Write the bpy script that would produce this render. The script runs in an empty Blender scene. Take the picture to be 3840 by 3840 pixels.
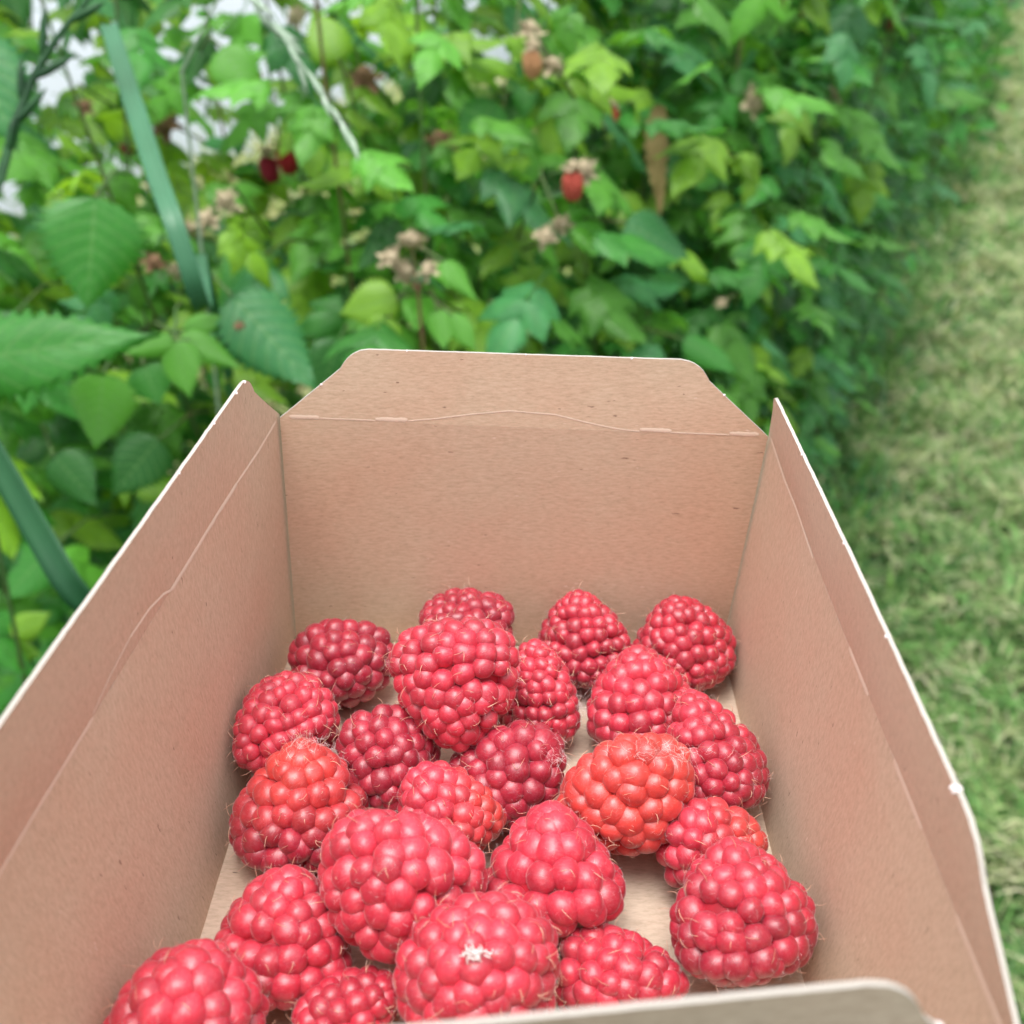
import bpy, bmesh, math, random
from mathutils import Vector, Matrix, noise
R = math.radians
sc = bpy.context.scene
col = sc.collection
rnd = random.Random(7)

# ------------------------------------------------------------------ camera, sky, sun, exposure
EYE = 1.2
cam = bpy.data.cameras.new('camera'); cam_ob = bpy.data.objects.new('camera', cam); col.objects.link(cam_ob)
cam_ob.location = (0, 0, EYE); cam_ob.rotation_euler = (R(90 - 32.7), 0, 0)
cam.sensor_width = 36; cam.lens = 36.06; cam.clip_start = .01; cam.clip_end = 600
cam.dof.use_dof = True; cam.dof.focus_distance = .162; cam.dof.aperture_fstop = 23
sc.camera = cam_ob

SUN_EL, SUN_AZ = 80, 205           # azimuth clockwise from +Y
world = bpy.data.worlds.new('World'); sc.world = world; world.use_nodes = True
wn = world.node_tree; wn.nodes.clear()
sky = wn.nodes.new('ShaderNodeTexSky'); sky.sky_type = 'NISHITA'; sky.sun_disc = False
sky.sun_elevation = R(SUN_EL); sky.sun_rotation = R(SUN_AZ); sky.dust_density = 4; sky.air_density = 1.2
hs = wn.nodes.new('ShaderNodeHueSaturation'); hs.inputs['Saturation'].default_value = .22
bg = wn.nodes.new('ShaderNodeBackground'); bg.inputs['Strength'].default_value = .15
wo = wn.nodes.new('ShaderNodeOutputWorld')
wn.links.new(sky.outputs[0], hs.inputs['Color']); wn.links.new(hs.outputs[0], bg.inputs[0]); wn.links.new(bg.outputs[0], wo.inputs[0])

sun = bpy.data.lights.new('sun', 'SUN'); sun.energy = 1.2; sun.angle = R(30); sun.color = (1, .97, .93)
sun_ob = bpy.data.objects.new('sun', sun); col.objects.link(sun_ob)
sd = Vector((math.sin(R(SUN_AZ)) * math.cos(R(SUN_EL)), math.cos(R(SUN_AZ)) * math.cos(R(SUN_EL)), math.sin(R(SUN_EL))))
sun_ob.rotation_euler = sd.to_track_quat('Z', 'Y').to_euler()

sc.view_settings.view_transform = 'Standard'; sc.view_settings.look = 'None'
sc.view_settings.exposure = 1.04; sc.view_settings.gamma = 1; sc.view_settings.use_curve_mapping = False
sc.render.engine = 'CYCLES'; sc.cycles.use_denoising = True
sc.cycles.use_adaptive_sampling = True; sc.cycles.adaptive_threshold = .02
sc.cycles.max_bounces = 6; sc.cycles.diffuse_bounces = 4; sc.cycles.glossy_bounces = 3
sc.cycles.transmission_bounces = 4; sc.cycles.caustics_reflective = False; sc.cycles.caustics_refractive = False
sc.cycles.sample_clamp_indirect = 6

# ------------------------------------------------------------------ helpers
def mesh(name, verts, faces, mats, smooth=True, mat_idx=None, uv=None, cols=None):
    me = bpy.data.meshes.new(name)
    me.from_pydata([tuple(v) for v in verts], [], faces)
    for m in (mats if isinstance(mats, (list, tuple)) else [mats]): me.materials.append(m)
    if smooth: me.polygons.foreach_set('use_smooth', [True] * len(me.polygons))
    if mat_idx: me.polygons.foreach_set('material_index', mat_idx)
    if uv:
        l = me.uv_layers.new(name='uv'); vi = [0] * len(me.loops); me.loops.foreach_get('vertex_index', vi)
        l.data.foreach_set('uv', [c for i in vi for c in uv[i]])
    if cols:
        a = me.color_attributes.new('tint', 'FLOAT_COLOR', 'POINT')
        a.data.foreach_set('color', [c for k in cols for c in (*k, 1)])
    me.update()
    return me

def obj(name, me, parent=None, loc=None, kind=None):
    o = bpy.data.objects.new(name, me); col.objects.link(o)
    if parent: o.parent = parent
    if loc is not None: o.location = loc
    if kind: o['kind'] = kind
    return o

def tag(o, label, cat, group=None):
    o['label'] = label; o['category'] = cat
    if group: o['group'] = group
    return o

def empty(name, loc): 
    o = bpy.data.objects.new(name, None); col.objects.link(o); o.location = loc; o.empty_display_size = .02
    return o

def tube(pts, radii, n=6, V=None, F=None):
    """swept tube; appends to V,F"""
    V = [] if V is None else V; F = [] if F is None else F
    b0 = len(V); pts = [Vector(p) for p in pts]
    for i, p in enumerate(pts):
        d = (pts[min(i + 1, len(pts) - 1)] - pts[max(i - 1, 0)]).normalized()
        a = d.cross(Vector((.31, .2, .93))); a.normalize(); b = d.cross(a)
        r = radii[i] if isinstance(radii, (list, tuple)) else radii
        for k in range(n):
            t = 2 * math.pi * k / n
            V.append(p + a * (r * math.cos(t)) + b * (r * math.sin(t)))
    for i in range(len(pts) - 1):
        for k in range(n):
            F.append((b0 + i * n + k, b0 + i * n + (k + 1) % n, b0 + (i + 1) * n + (k + 1) % n, b0 + (i + 1) * n + k))
    F.append(tuple(b0 + k for k in reversed(range(n)))); F.append(tuple(b0 + (len(pts) - 1) * n + k for k in range(n)))
    return V, F

def material(name):
    m = bpy.data.materials.new(name); m.use_nodes = True
    return m, m.node_tree, m.node_tree.nodes['Principled BSDF']
def node(nt, t, **kw):
    n = nt.nodes.new(t)
    for k, v in kw.items():
        if k in n.inputs: n.inputs[k].default_value = v
        else: setattr(n, k, v)
    return n
def ramp(nt, fac, stops):
    n = nt.nodes.new('ShaderNodeValToRGB'); e = n.color_ramp.elements
    while len(e) < len(stops): e.new(.5)
    for i, (p, c) in enumerate(stops): e[i].position = p; e[i].color = (*c, 1) if len(c) == 3 else c
    nt.links.new(fac, n.inputs[0]); return n.outputs[0]
def mixc(nt, f, a, b, mode='MIX'):
    n = nt.nodes.new('ShaderNodeMix'); n.data_type = 'RGBA'; n.blend_type = mode
    for s, v in ((0, f), (6, a), (7, b)):
        if hasattr(v, 'links'): nt.links.new(v, n.inputs[s])
        else: n.inputs[s].default_value = v if s == 0 else ((*v, 1) if len(v) == 3 else v)
    return n.outputs[2]

# ------------------------------------------------------------------ materials
def kraft(name, stretch, tone=1., grey=0.):
    m, nt, p = material(name)
    tc = node(nt, 'ShaderNodeTexCoord'); 
    mp = node(nt, 'ShaderNodeMapping'); mp.inputs['Scale'].default_value = stretch; nt.links.new(tc.outputs['Object'], mp.inputs[0])
    fib = node(nt, 'ShaderNodeTexNoise', Scale=1., Detail=6., Roughness=.72); nt.links.new(mp.outputs[0], fib.inputs['Vector'])
    big = node(nt, 'ShaderNodeTexNoise', Scale=38., Detail=3.); nt.links.new(tc.outputs['Object'], big.inputs['Vector'])
    mp2 = node(nt, 'ShaderNodeMapping'); mp2.inputs['Scale'].default_value = [x * .55 for x in stretch]; mp2.inputs['Rotation'].default_value = (.3, .2, .25)
    nt.links.new(tc.outputs['Object'], mp2.inputs[0])
    spk = node(nt, 'ShaderNodeTexNoise', Scale=1., Detail=2.); nt.links.new(mp2.outputs[0], spk.inputs['Vector'])
    def c(r, g, b):
        k = (r + g + b) / 3; return tuple(tone * (x * (1 - grey) + k * grey) for x in (r, g, b))
    base = ramp(nt, fib.outputs[0], [(.25, c(.43, .312, .212)), (.5, c(.575, .427, .305)), (.78, c(.68, .53, .40))])
    tint = ramp(nt, big.outputs[0], [(.32, (1.0, .92, .885)), (.62, (1.0, 1.02, 1.0))])
    b2 = mixc(nt, 1., base, tint, 'MULTIPLY')
    dark = ramp(nt, spk.outputs[0], [(.0, (0, 0, 0)), (.735, (0, 0, 0)), (.76, (1, 1, 1))])
    b3 = mixc(nt, dark, b2, c(.24, .15, .10))
    lite = ramp(nt, spk.outputs[0], [(.22, (1, 1, 1)), (.25, (0, 0, 0))])
    b4 = mixc(nt, lite, b3, c(.74, .60, .48))
    nt.links.new(b4, p.inputs['Base Color'])
    p.inputs['Roughness'].default_value = .72; p.inputs['Specular IOR Level'].default_value = .25
    p.inputs['Sheen Weight'].default_value = .08
    bu = node(nt, 'ShaderNodeBump', Strength=.12, Distance=.0002); nt.links.new(fib.outputs[0], bu.inputs['Height']); nt.links.new(bu.outputs[0], p.inputs['Normal'])
    return m
K_BACK = kraft('kraft_back', (620, 2800, 2800))
K_SIDE = kraft('kraft_side', (2800, 2800, 700))
K_FLOOR = kraft('kraft_floor', (500, 1900, 1900), 1.05, .25)
K_OUT = kraft('kraft_outside', (600, 1500, 1500), .74, .22)  # outside darker and greyer: shade on the near flap put into the tone
m, nt, p = material('card_edge'); p.inputs['Roughness'].default_value = .9
n_ = node(nt, 'ShaderNodeTexNoise', Scale=1500., Detail=4.); nt.links.new(ramp(nt, n_.outputs[0], [(.3, (.36, .325, .28)), (.7, (.50, .475, .435))]), p.inputs['Base Color'])
K_EDGE = m
m, nt, p = material('scuffed_crease'); p.inputs['Roughness'].default_value = .85
n_ = node(nt, 'ShaderNodeTexNoise', Scale=900., Detail=5.); nt.links.new(ramp(nt, n_.outputs[0], [(.3, (.56, .42, .31)), (.62, (.76, .62, .49))]), p.inputs['Base Color'])
K_SCUFF = m

def berry_mat():
    m, nt, p = material('raspberry_skin')
    oi = node(nt, 'ShaderNodeObjectInfo')
    tc = node(nt, 'ShaderNodeTexCoord')
    n1 = node(nt, 'ShaderNodeTexNoise', Scale=1.7, Detail=4.); nt.links.new(tc.outputs['Object'], n1.inputs['Vector'])
    mp = node(nt, 'ShaderNodeMapping'); mp.inputs['Scale'].default_value = (9, 2.2, 3); nt.links.new(tc.outputs['Object'], mp.inputs[0])
    n2 = node(nt, 'ShaderNodeTexNoise', Scale=1.6, Detail=6., Roughness=.75, Distortion=1.2); nt.links.new(mp.outputs[0], n2.inputs['Vector'])
    tint = ramp(nt, n1.outputs[0], [(.3, (.80, .72, .80)), (.7, (1.12, 1.2, 1.1))])
    b = mixc(nt, 1., oi.outputs['Color'], tint, 'MULTIPLY')
    down = ramp(nt, n2.outputs[0], [(.50, (0, 0, 0)), (.74, (.27, .27, .27))])       # fine silvery down
    b = mixc(nt, down, b, (.80, .55, .56))
    nt.links.new(b, p.inputs['Base Color'])
    nt.links.new(ramp(nt, n2.outputs[0], [(.35, (.27, .27, .27)), (.7, (.50, .50, .50))]), p.inputs['Roughness'])
    p.inputs['Specular IOR Level'].default_value = .78
    p.subsurface_method = 'RANDOM_WALK'
    p.inputs['Subsurface Weight'].default_value = .35
    p.inputs['Subsurface Radius'].default_value = (1., .22, .18); p.inputs['Subsurface Scale'].default_value = .0016
    p.inputs['Sheen Weight'].default_value = .45; p.inputs['Sheen Roughness'].default_value = .25; p.inputs['Sheen Tint'].default_value = (1, .74, .76, 1)
    bu = node(nt, 'ShaderNodeBump', Strength=.10, Distance=.06); nt.links.new(n2.outputs[0], bu.inputs['Height']); nt.links.new(bu.outputs[0], p.inputs['Normal'])
    return m
M_BERRY = berry_mat()
def plain(name, c, rough=.6, c2=None, scale=60., sss=0, transl=0):
    m, nt, p = material(name); p.inputs['Roughness'].default_value = rough; p.inputs['Specular IOR Level'].default_value = .3
    tc = node(nt, 'ShaderNodeTexCoord'); n = node(nt, 'ShaderNodeTexNoise', Scale=scale, Detail=4.); nt.links.new(tc.outputs['Object'], n.inputs['Vector'])
    c2 = c2 or tuple(x * .65 for x in c)
    nt.links.new(ramp(nt, n.outputs[0], [(.35, c2), (.65, c)]), p.inputs['Base Color'])
    if transl: translucent(nt, p, mixc(nt, 0, c, c), transl)
    return m
def translucent(nt, p, colour, w):
    tr = node(nt, 'ShaderNodeBsdfTranslucent'); nt.links.new(colour, tr.inputs['Color'])
    mx = node(nt, 'ShaderNodeMixShader', Fac=w); out = nt.nodes['Material Output']
    nt.links.new(p.outputs[0], mx.inputs[1]); nt.links.new(tr.outputs[0], mx.inputs[2]); nt.links.new(mx.outputs[0], out.inputs[0])
M_CORE = plain('berry_flesh', (.42, .014, .03), .6, scale=300)
M_HAIR = plain('pistil_hair', (.80, .55, .40), .5, (.66, .34, .24), 400)
M_FLUFF = plain('fluff', (.88, .82, .80), .8, (.8, .7, .68), 300)

def leaf_mat():
    m, nt, p = material('raspberry_leaf')
    oi = node(nt, 'ShaderNodeObjectInfo'); uv = node(nt, 'ShaderNodeUVMap'); uv.uv_map = 'uv'
    sx = node(nt, 'ShaderNodeSeparateXYZ'); nt.links.new(uv.outputs[0], sx.inputs[0])
    def mth(op, a, b=None, c=None):
        n = nt.nodes.new('ShaderNodeMath'); n.operation = op
        for i, v in enumerate((a, b, c)):
            if v is None: continue
            if hasattr(v, 'links'): nt.links.new(v, n.inputs[i])
            else: n.inputs[i].default_value = v
        return n.outputs[0]
    au = mth('ABSOLUTE', mth('SUBTRACT', sx.outputs[0], .5))               # 0..0.5
    q = mth('MULTIPLY', mth('SUBTRACT', sx.outputs[1], mth('MULTIPLY', au, .5)), 8.)
    fr = mth('ABSOLUTE', mth('SUBTRACT', mth('FRACT', q), .5))
    side = mth('LESS_THAN', fr, .07); mid = mth('LESS_THAN', au, .018)
    vein = mth('MAXIMUM', side, mid)
    n1 = node(nt, 'ShaderNodeTexNoise', Scale=45., Detail=5.); tc = node(nt, 'ShaderNodeTexCoord'); nt.links.new(tc.outputs['Object'], n1.inputs['Vector'])
    b = mixc(nt, 1., oi.outputs['Color'], ramp(nt, n1.outputs[0], [(.3, (.72, .76, .75)), (.7, (1.2, 1.15, 1.1))]), 'MULTIPLY')
    b = mixc(nt, mth('MULTIPLY', vein, .38), b, (.15, .31, .10))
    geo = node(nt, 'ShaderNodeNewGeometry')
    under = mixc(nt, .55, b, (.26, .36, .24))
    b2 = mixc(nt, geo.outputs['Backfacing'], b, under)
    nt.links.new(b2, p.inputs['Base Color']); p.inputs['Roughness'].default_value = .43; p.inputs['Specular IOR Level'].default_value = .42
    tcol = mixc(nt, 1., b, (1.9, 1.75, .7), 'MULTIPLY')
    translucent(nt, p, tcol, .36)
    bu = node(nt, 'ShaderNodeBump', Strength=.32, Distance=.0013); nt.links.new(mth('ADD', fr, mth('MULTIPLY', n1.outputs[0], .5)), bu.inputs['Height']); nt.links.new(bu.outputs[0], p.inputs['Normal'])
    return m
M_LEAF = leaf_mat()
M_CANE = plain('cane_bark', (.20, .11, .06), .7, (.10, .13, .04), 25)
M_STALK = plain('green_stalk', (.06, .14, .035), .6, (.08, .09, .03), 30)
M_DRY = plain('dry_calyx', (.60, .52, .36), .85, (.36, .28, .17), 160, transl=.2)
M_BROWN = plain('brown_calyx', (.26, .15, .08), .85, (.12, .07, .04), 160)
M_DEAD = plain('dead_leaf', (.36, .26, .12), .8, (.18, .14, .05), 60, transl=.25)
FRUIT = {'red': plain('fruit_red', (.42, .02, .03), .5, (.30, .01, .02), 250), 'dark': plain('fruit_dark_red', (.36, .016, .045), .5, (.26, .010, .03), 250),
         'orange': plain('fruit_orange', (.48, .27, .13), .6, (.40, .18, .08), 250), 'red2': plain('fruit_orange_red', (.46, .10, .06), .55, (.36, .035, .03), 250)}
def tinted(name, rough, tr, gain=(1.5, 1.5, .8), spec=.35):
    m, nt, p = material(name); a = node(nt, 'ShaderNodeVertexColor'); a.layer_name = 'tint'
    nt.links.new(a.outputs[0], p.inputs['Base Color']); p.inputs['Roughness'].default_value = rough; p.inputs['Specular IOR Level'].default_value = spec
    if tr: translucent(nt, p, mixc(nt, 1., a.outputs[0], gain, 'MULTIPLY'), tr)
    return m
M_GRASS = tinted('grass_blades', .55, .25)
M_BLADE = plain('broad_grass_blade', (.05, .19, .09), .42, (.035, .14, .06), 25, transl=.12); M_BLADE.node_tree.nodes['Principled BSDF'].inputs['Specular IOR Level'].default_value = .45
M_BLADED = plain('dark_grass_blade', (.02, .10, .035), .45, (.012, .07, .025), 25, transl=.1)
M_STEMD = plain('dark_grass_stem', (.02, .085, .025), .5, (.012, .05, .018), 60)
M_SEED = plain('pale_grass_spikelet', (.56, .66, .54), .6, (.36, .50, .36), 300, transl=.3)

# ------------------------------------------------------------------ ground
m, nt, p = material('soil_and_thatch'); p.inputs['Roughness'].default_value = .95
tc = node(nt, 'ShaderNodeTexCoord'); n1 = node(nt, 'ShaderNodeTexNoise', Scale=9., Detail=9., Roughness=.7); n2 = node(nt, 'ShaderNodeTexNoise', Scale=1.3, Detail=4.)
for n_ in (n1, n2): nt.links.new(tc.outputs['Object'], n_.inputs['Vector'])
g1 = ramp(nt, n1.outputs[0], [(.3, (.02, .03, .010)), (.55, (.05, .075, .025)), (.75, (.13, .15, .06))])
nt.links.new(mixc(nt, n2.outputs[0], g1, (.06, .10, .025)), p.inputs['Base Color'])
bu = node(nt, 'ShaderNodeBump', Strength=.8, Distance=.03); nt.links.new(n1.outputs[0], bu.inputs['Height']); nt.links.new(bu.outputs[0], p.inputs['Normal'])
S_ = 400
me = mesh('ground', [(-S_, -S_, 0), (S_, -S_, 0), (S_, S_, 0), (-S_, S_, 0)], [(0, 1, 2, 3)], m, False)
obj('ground', me, kind='structure')

# row frame: the face of the raspberry row passes left of the viewer and runs away to the right
YAW = R(23.4)
D = Vector((math.sin(YAW), math.cos(YAW), 0)); NL = Vector((-math.cos(YAW), math.sin(YAW), 0)); O = Vector((-.2, 0, 0))
def row(s, w, z=0): return O + D * s + NL * w + Vector((0, 0, z))
CAMF = Vector((0, math.cos(R(32.7)), -math.sin(R(32.7)))); CAMU = Vector((0, math.sin(R(32.7)), math.cos(R(32.7))))
def view(p):
    q = Vector(p) - Vector((0, 0, EYE)); d = q.dot(CAMF)
    return (q.x / d, q.dot(CAMU) / d, d) if d > .02 else (9, 9, d)

# ------------------------------------------------------------------ punnet
def V3(x, y, z): return Vector((x, y, z + EYE))
def floor_z(x): return -.1365 - .034 * x
def lerp_poly(pts, t):
    """pts: [(t, (x,y,z))]"""
    for (t0, a), (t1, b) in zip(pts, pts[1:]):
        if t <= t1 or (t1, b) == pts[-1]:
            k = (t - t0) / (t1 - t0); return Vector(a).lerp(Vector(b), k)
punnet = tag(empty('card_punnet', V3(0, .105, -.1372)), 'open brown kraft card punnet half filled with red raspberries', 'punnet')
PO = punnet.location
TH = .00052
def sheet(name, fn, us, vs, mats, parent, flip=False, trim=None, seed=0):
    """fn(u,v)->point of the inner face; gives it card thickness on the outer side"""
    nu, nv = len(us), len(vs); pts = [[fn(u, v) for v in vs] for u in us]
    nor = []
    for i in range(nu):
        r = []
        for j in range(nv):
            a = pts[min(i + 1, nu - 1)][j] - pts[max(i - 1, 0)][j]; b = pts[i][min(j + 1, nv - 1)] - pts[i][max(j - 1, 0)]
            n = a.cross(b); n.normalize(); r.append(-n if flip else n)
        nor.append(r)
    base = PO
    V = [pts[i][j] - base for i in range(nu) for j in range(nv)]
    V2 = [pts[i][j] - nor[i][j] * TH - base for i in range(nu) for j in range(nv)]
    rr = random.Random(seed)
    N = nu * nv; F = []; MI = []
    def add(f, k): F.append(f if not flip else tuple(reversed(f))); MI.append(k)
    ix = lambda i, j: i * nv + j
    for i in range(nu - 1):
        for j in range(nv - 1):
            add((ix(i, j), ix(i + 1, j), ix(i + 1, j + 1), ix(i, j + 1)), 0)
            add((N + ix(i, j + 1), N + ix(i + 1, j + 1), N + ix(i + 1, j), N + ix(i, j)), 1)
    # edges get their own vertices so that the cut stays crisp, slightly ragged
    allv = V + V2
    def strip(idx):
        b = len(allv)
        for k in idx:
            jx = Vector((rr.uniform(-1, 1), rr.uniform(-1, 1), rr.uniform(-1, 1))) * .00003
            allv.append(V[k] + jx); allv.append(V2[k] + jx)
        for q in range(len(idx) - 1):
            add((b + 2 * q, b + 2 * q + 1, b + 2 * q + 3, b + 2 * q + 2), 2)
    strip([ix(i, nv - 1) for i in range(nu)][::-1]); strip([ix(i, 0) for i in range(nu)])
    strip([ix(0, j) for j in range(nv)][::-1]); strip([ix(nu - 1, j) for j in range(nv)])
    me = mesh(name, allv, F, mats, True, MI)
    bm = bmesh.new(); bm.from_mesh(me); 
    for f in bm.faces: f.smooth = f.material_index != 2
    bm.to_mesh(me); bm.free()
    return obj(name, me, parent)
def rng(n, a=0., b=1.): return [a + (b - a) * i / (n - 1) for i in range(n)]
TOPV = [0, .1, .22, .36, .5, .62, .72, .80, .86, .91, .95, .98, 1.]
def inset(v, total):      # straight 45 degree cut, then a rounded shoulder
    k0 = .74; s = .70
    if v < k0: return total * s * v / k0
    t = (v - k0) / (1 - k0); return total * (s + (1 - s) * (1 - math.sqrt(max(0, 1 - t * t))) * .75 + (1 - s) * .25 * t)

BACK_F = (V3(-.0440, .162, floor_z(-.0440)), V3(.0430, .162, floor_z(.0430)))
BACK_C = (V3(-.0412, .1622, -.0843), V3(.0459, .162, -.088))
BACK_R = (V3(-.0412, .1626, -.0708), V3(.0459, .1624, -.0738))
def back(u, v):
    a = BACK_F[0].lerp(BACK_F[1], u).lerp(BACK_C[0].lerp(BACK_C[1], u), v)
    a.y += .0009 * math.sin(math.pi * u) * math.sin(math.pi * min(v, 1)); return a
def back_flap(u, v):
    W = .0871; i_ = inset(v, .0168) / W; uu = i_ + (1 - 2 * i_) * u
    return BACK_C[0].lerp(BACK_C[1], uu).lerp(BACK_R[0].lerp(BACK_R[1], uu), v)
LEFT_F = [(0, V3(-.0443, .1635, floor_z(-.0443))), (.5, V3(-.0458, .105, floor_z(-.0458))), (1, V3(-.0465, .0475, floor_z(-.0465)))]
LEFT_C = [(0, V3(-.0415, .1635, -.0842)), (.42, V3(-.0478, .115, -.0868)), (.8, V3(-.0545, .0713, -.091)), (1, V3(-.0562, .0448, -.0925))]
LEFT_R = [(0, V3(-.0405, .1625, -.0694)), (.42, V3(-.0455, .115, -.0707)), (.8, V3(-.0500, .0720, -.0716)), (1, V3(-.0522, .0450, -.0725))]
RIGHT_F = [(0, V3(.0433, .1635, floor_z(.0433))), (.5, V3(.0424, .105, floor_z(.0424))), (1, V3(.0420, .0485, floor_z(.042)))]
RIGHT_C = [(0, V3(.0464, .1635, -.0880)), (.32, V3(.0466, .1274, -.0916)), (.87, V3(.0466, .0642, -.0938)), (1, V3(.0465, .0490, -.0937))]
RIGHT_R = [(0, V3(.0443, .1632, -.0772)), (.5, V3(.0445, .107, -.0779)), (1, V3(.0443, .0490, -.0792))]
def smoothpoly(P, t):
    e = .06; return (lerp_poly(P, max(0, t - e)) + lerp_poly(P, t) * 2 + lerp_poly(P, min(1, t + e))) / 4 if e < t < 1 - e else lerp_poly(P, t)
def left(u, v):
    a = smoothpoly(LEFT_F, u).lerp(smoothpoly(LEFT_C, u), v); a.x -= .0008 * math.sin(math.pi * v) * math.sin(math.pi * u); return a
def left_flap(u, v):
    i_ = inset(v, .0170) / .117; uu = i_ + (1 - 2 * i_) * u
    return smoothpoly(LEFT_C, uu).lerp(smoothpoly(LEFT_R, uu), v)
def right(u, v):
    a = smoothpoly(RIGHT_F, u).lerp(smoothpoly(RIGHT_C, u), v); a.x += .0008 * math.sin(math.pi * v) * math.sin(math.pi * u); return a
def right_flap(u, v):
    i_ = inset(v, .0077) / .115; j_ = inset(v, .0208) / .115; uu = i_ + (1 - i_ - j_) * u
    return smoothpoly(RIGHT_C, uu).lerp(smoothpoly(RIGHT_R, uu), v)
FRONT_F = (V3(-.0462, .0480, floor_z(-.0462)), V3(.0418, .0490, floor_z(.0418)))
FRONT_C = (V3(-.0558, .0436, -.0928), V3(.0462, .0486, -.0936))
FRONT_R = (V3(-.0558, .0395, -.0748), V3(.0462, .0498, -.0743))
def front(u, v): return FRONT_F[0].lerp(FRONT_F[1], u).lerp(FRONT_C[0].lerp(FRONT_C[1], u), v)
def front_flap(u, v):
    i_ = inset(v, .0185) / .102; uu = i_ + (1 - 2 * i_) * u
    return FRONT_C[0].lerp(FRONT_C[1], uu).lerp(FRONT_R[0].lerp(FRONT_R[1], uu), v)
U = rng(41); VV = rng(13)
KB = [K_BACK, K_OUT, K_EDGE]; KS = [K_SIDE, K_OUT, K_EDGE]
w_back = sheet('back_wall', back, U, VV, KB, punnet, seed=1)
w_left = sheet('left_wall', left, U, VV, KS, punnet, flip=True, seed=2)
w_right = sheet('right_wall', right, U, VV, KS, punnet, seed=3)
w_front = sheet('front_wall', front, U, VV, KB, punnet, flip=True, seed=4)
sheet('flap', back_flap, U, TOPV, KB, w_back, seed=5)
sheet('flap', left_flap, rng(81), TOPV, KS, w_left, flip=True, seed=6)
sheet('flap', right_flap, rng(81), TOPV, KS, w_right, seed=7)
sheet('flap', front_flap, rng(61), TOPV, KB, w_front, flip=True, seed=8)
def base_panel(u, v):
    a = smoothpoly(LEFT_F, v).lerp(smoothpoly(RIGHT_F, v), -.012 + 1.024 * u); a.y = .1615 - .113 * v; a.z = floor_z(a.x) + EYE + .0003; return a
sheet('base_panel', base_panel, rng(21), rng(21), [K_FLOOR, K_OUT, K_EDGE], punnet, flip=True, seed=9)

def crease(parent, fn, uv_pts, width, inward, seed):
    """worn fold line: a low ragged ridge lying on the card"""
    rr = random.Random(seed); P = []
    for (u0, v0), (u1, v1) in zip(uv_pts, uv_pts[1:]):
        n = 10
        for k in range(n): P.append(fn(u0 + (u1 - u0) * k / n, v0 + (v1 - v0) * k / n))
    P.append(fn(*uv_pts[-1])); V = []; F = []
    for i, q in enumerate(P):
        d = (P[min(i + 1, len(P) - 1)] - P[max(i - 1, 0)]).normalized(); s = d.cross(inward).normalized()
        e = min(1, i / 1, (len(P) - 1 - i) / 1) * .4 + .6
        w = width * e * rr.uniform(.85, 1.1) * .5; j = s * rr.uniform(-.06, .06) * width
        V += [q + s * w + inward * .00004 + j - PO, q + inward * (.00006 + .06 * width * e) + j - PO, q - s * w + inward * .00004 + j - PO]
    for i in range(len(P) - 1):
        for k in (0, 1): F.append((3 * i + k, 3 * i + k + 1, 3 * i + 4 + k, 3 * i + 3 + k))
    obj('crease', mesh('crease', V, F, K_SCUFF), parent)
IB, IL, IR = Vector((0, -1, .05)), Vector((1, 0, .1)), Vector((-1, 0, .1))
def backx(u, v):
    return back(u, v) if v <= 1 else BACK_C[0].lerp(BACK_C[1], u).lerp(BACK_R[0].lerp(BACK_R[1], u), v - 1)
def leftx(u, v): return left(u, v) if v <= 1 else smoothpoly(LEFT_C, u).lerp(smoothpoly(LEFT_R, u), v - 1)
def rightx(u, v): return right(u, v) if v <= 1 else smoothpoly(RIGHT_C, u).lerp(smoothpoly(RIGHT_R, u), v - 1)
for k, (pts, w) in enumerate([([(.02, 1.03), (.08, 1.03)], .00075), ([(.08, 1.02), (.195, 1.02)], .00025), ([(.195, 1.04), (.26, 1.045)], .00075),
        ([(.26, 1.03), (.32, 1.08), (.39, 1.16), (.47, 1.23), (.56, 1.20), (.63, 1.1), (.69, 1.03), (.735, 1.01)], .00025),
        ([(.735, 1.04), (.80, 1.035)], .00075), ([(.80, 1.01), (.92, 1.01)], .00025), ([(.92, 1.03), (.98, 1.03)], .00075)]):
    crease(w_back, backx, pts, w, IB, 20 + k)
for k, (pts, w) in enumerate([([(.02, .995), (.10, .99), (.19, 1.0)], .0005), ([(.19, 1.0), (.26, 1.01), (.36, 1.0), (.42, 1.0)], .0009),
        ([(.42, 1.0), (.44, 1.08), (.48, 1.16), (.53, 1.18)], .0004), ([(.53, 1.18), (.58, 1.12), (.62, 1.03)], .0002), ([(.62, 1.0), (.70, 1.0), (.80, 1.0), (.97, 1.0)], .0006)]):
    crease(w_left, leftx, pts, w, IL, 40 + k)
for k, (pts, w) in enumerate([([(.015, 1.0), (.12, .99), (.2, 1.0), (.30, .99)], .0005), ([(.48, 1.0), (.56, 1.0)], .0010), ([(.655, 1.0), (.745, 1.0)], .0010), ([(.84, 1.0), (.95, 1.0)], .0011)]):
    crease(w_right, rightx, pts, w, IR, 60 + k)
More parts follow.
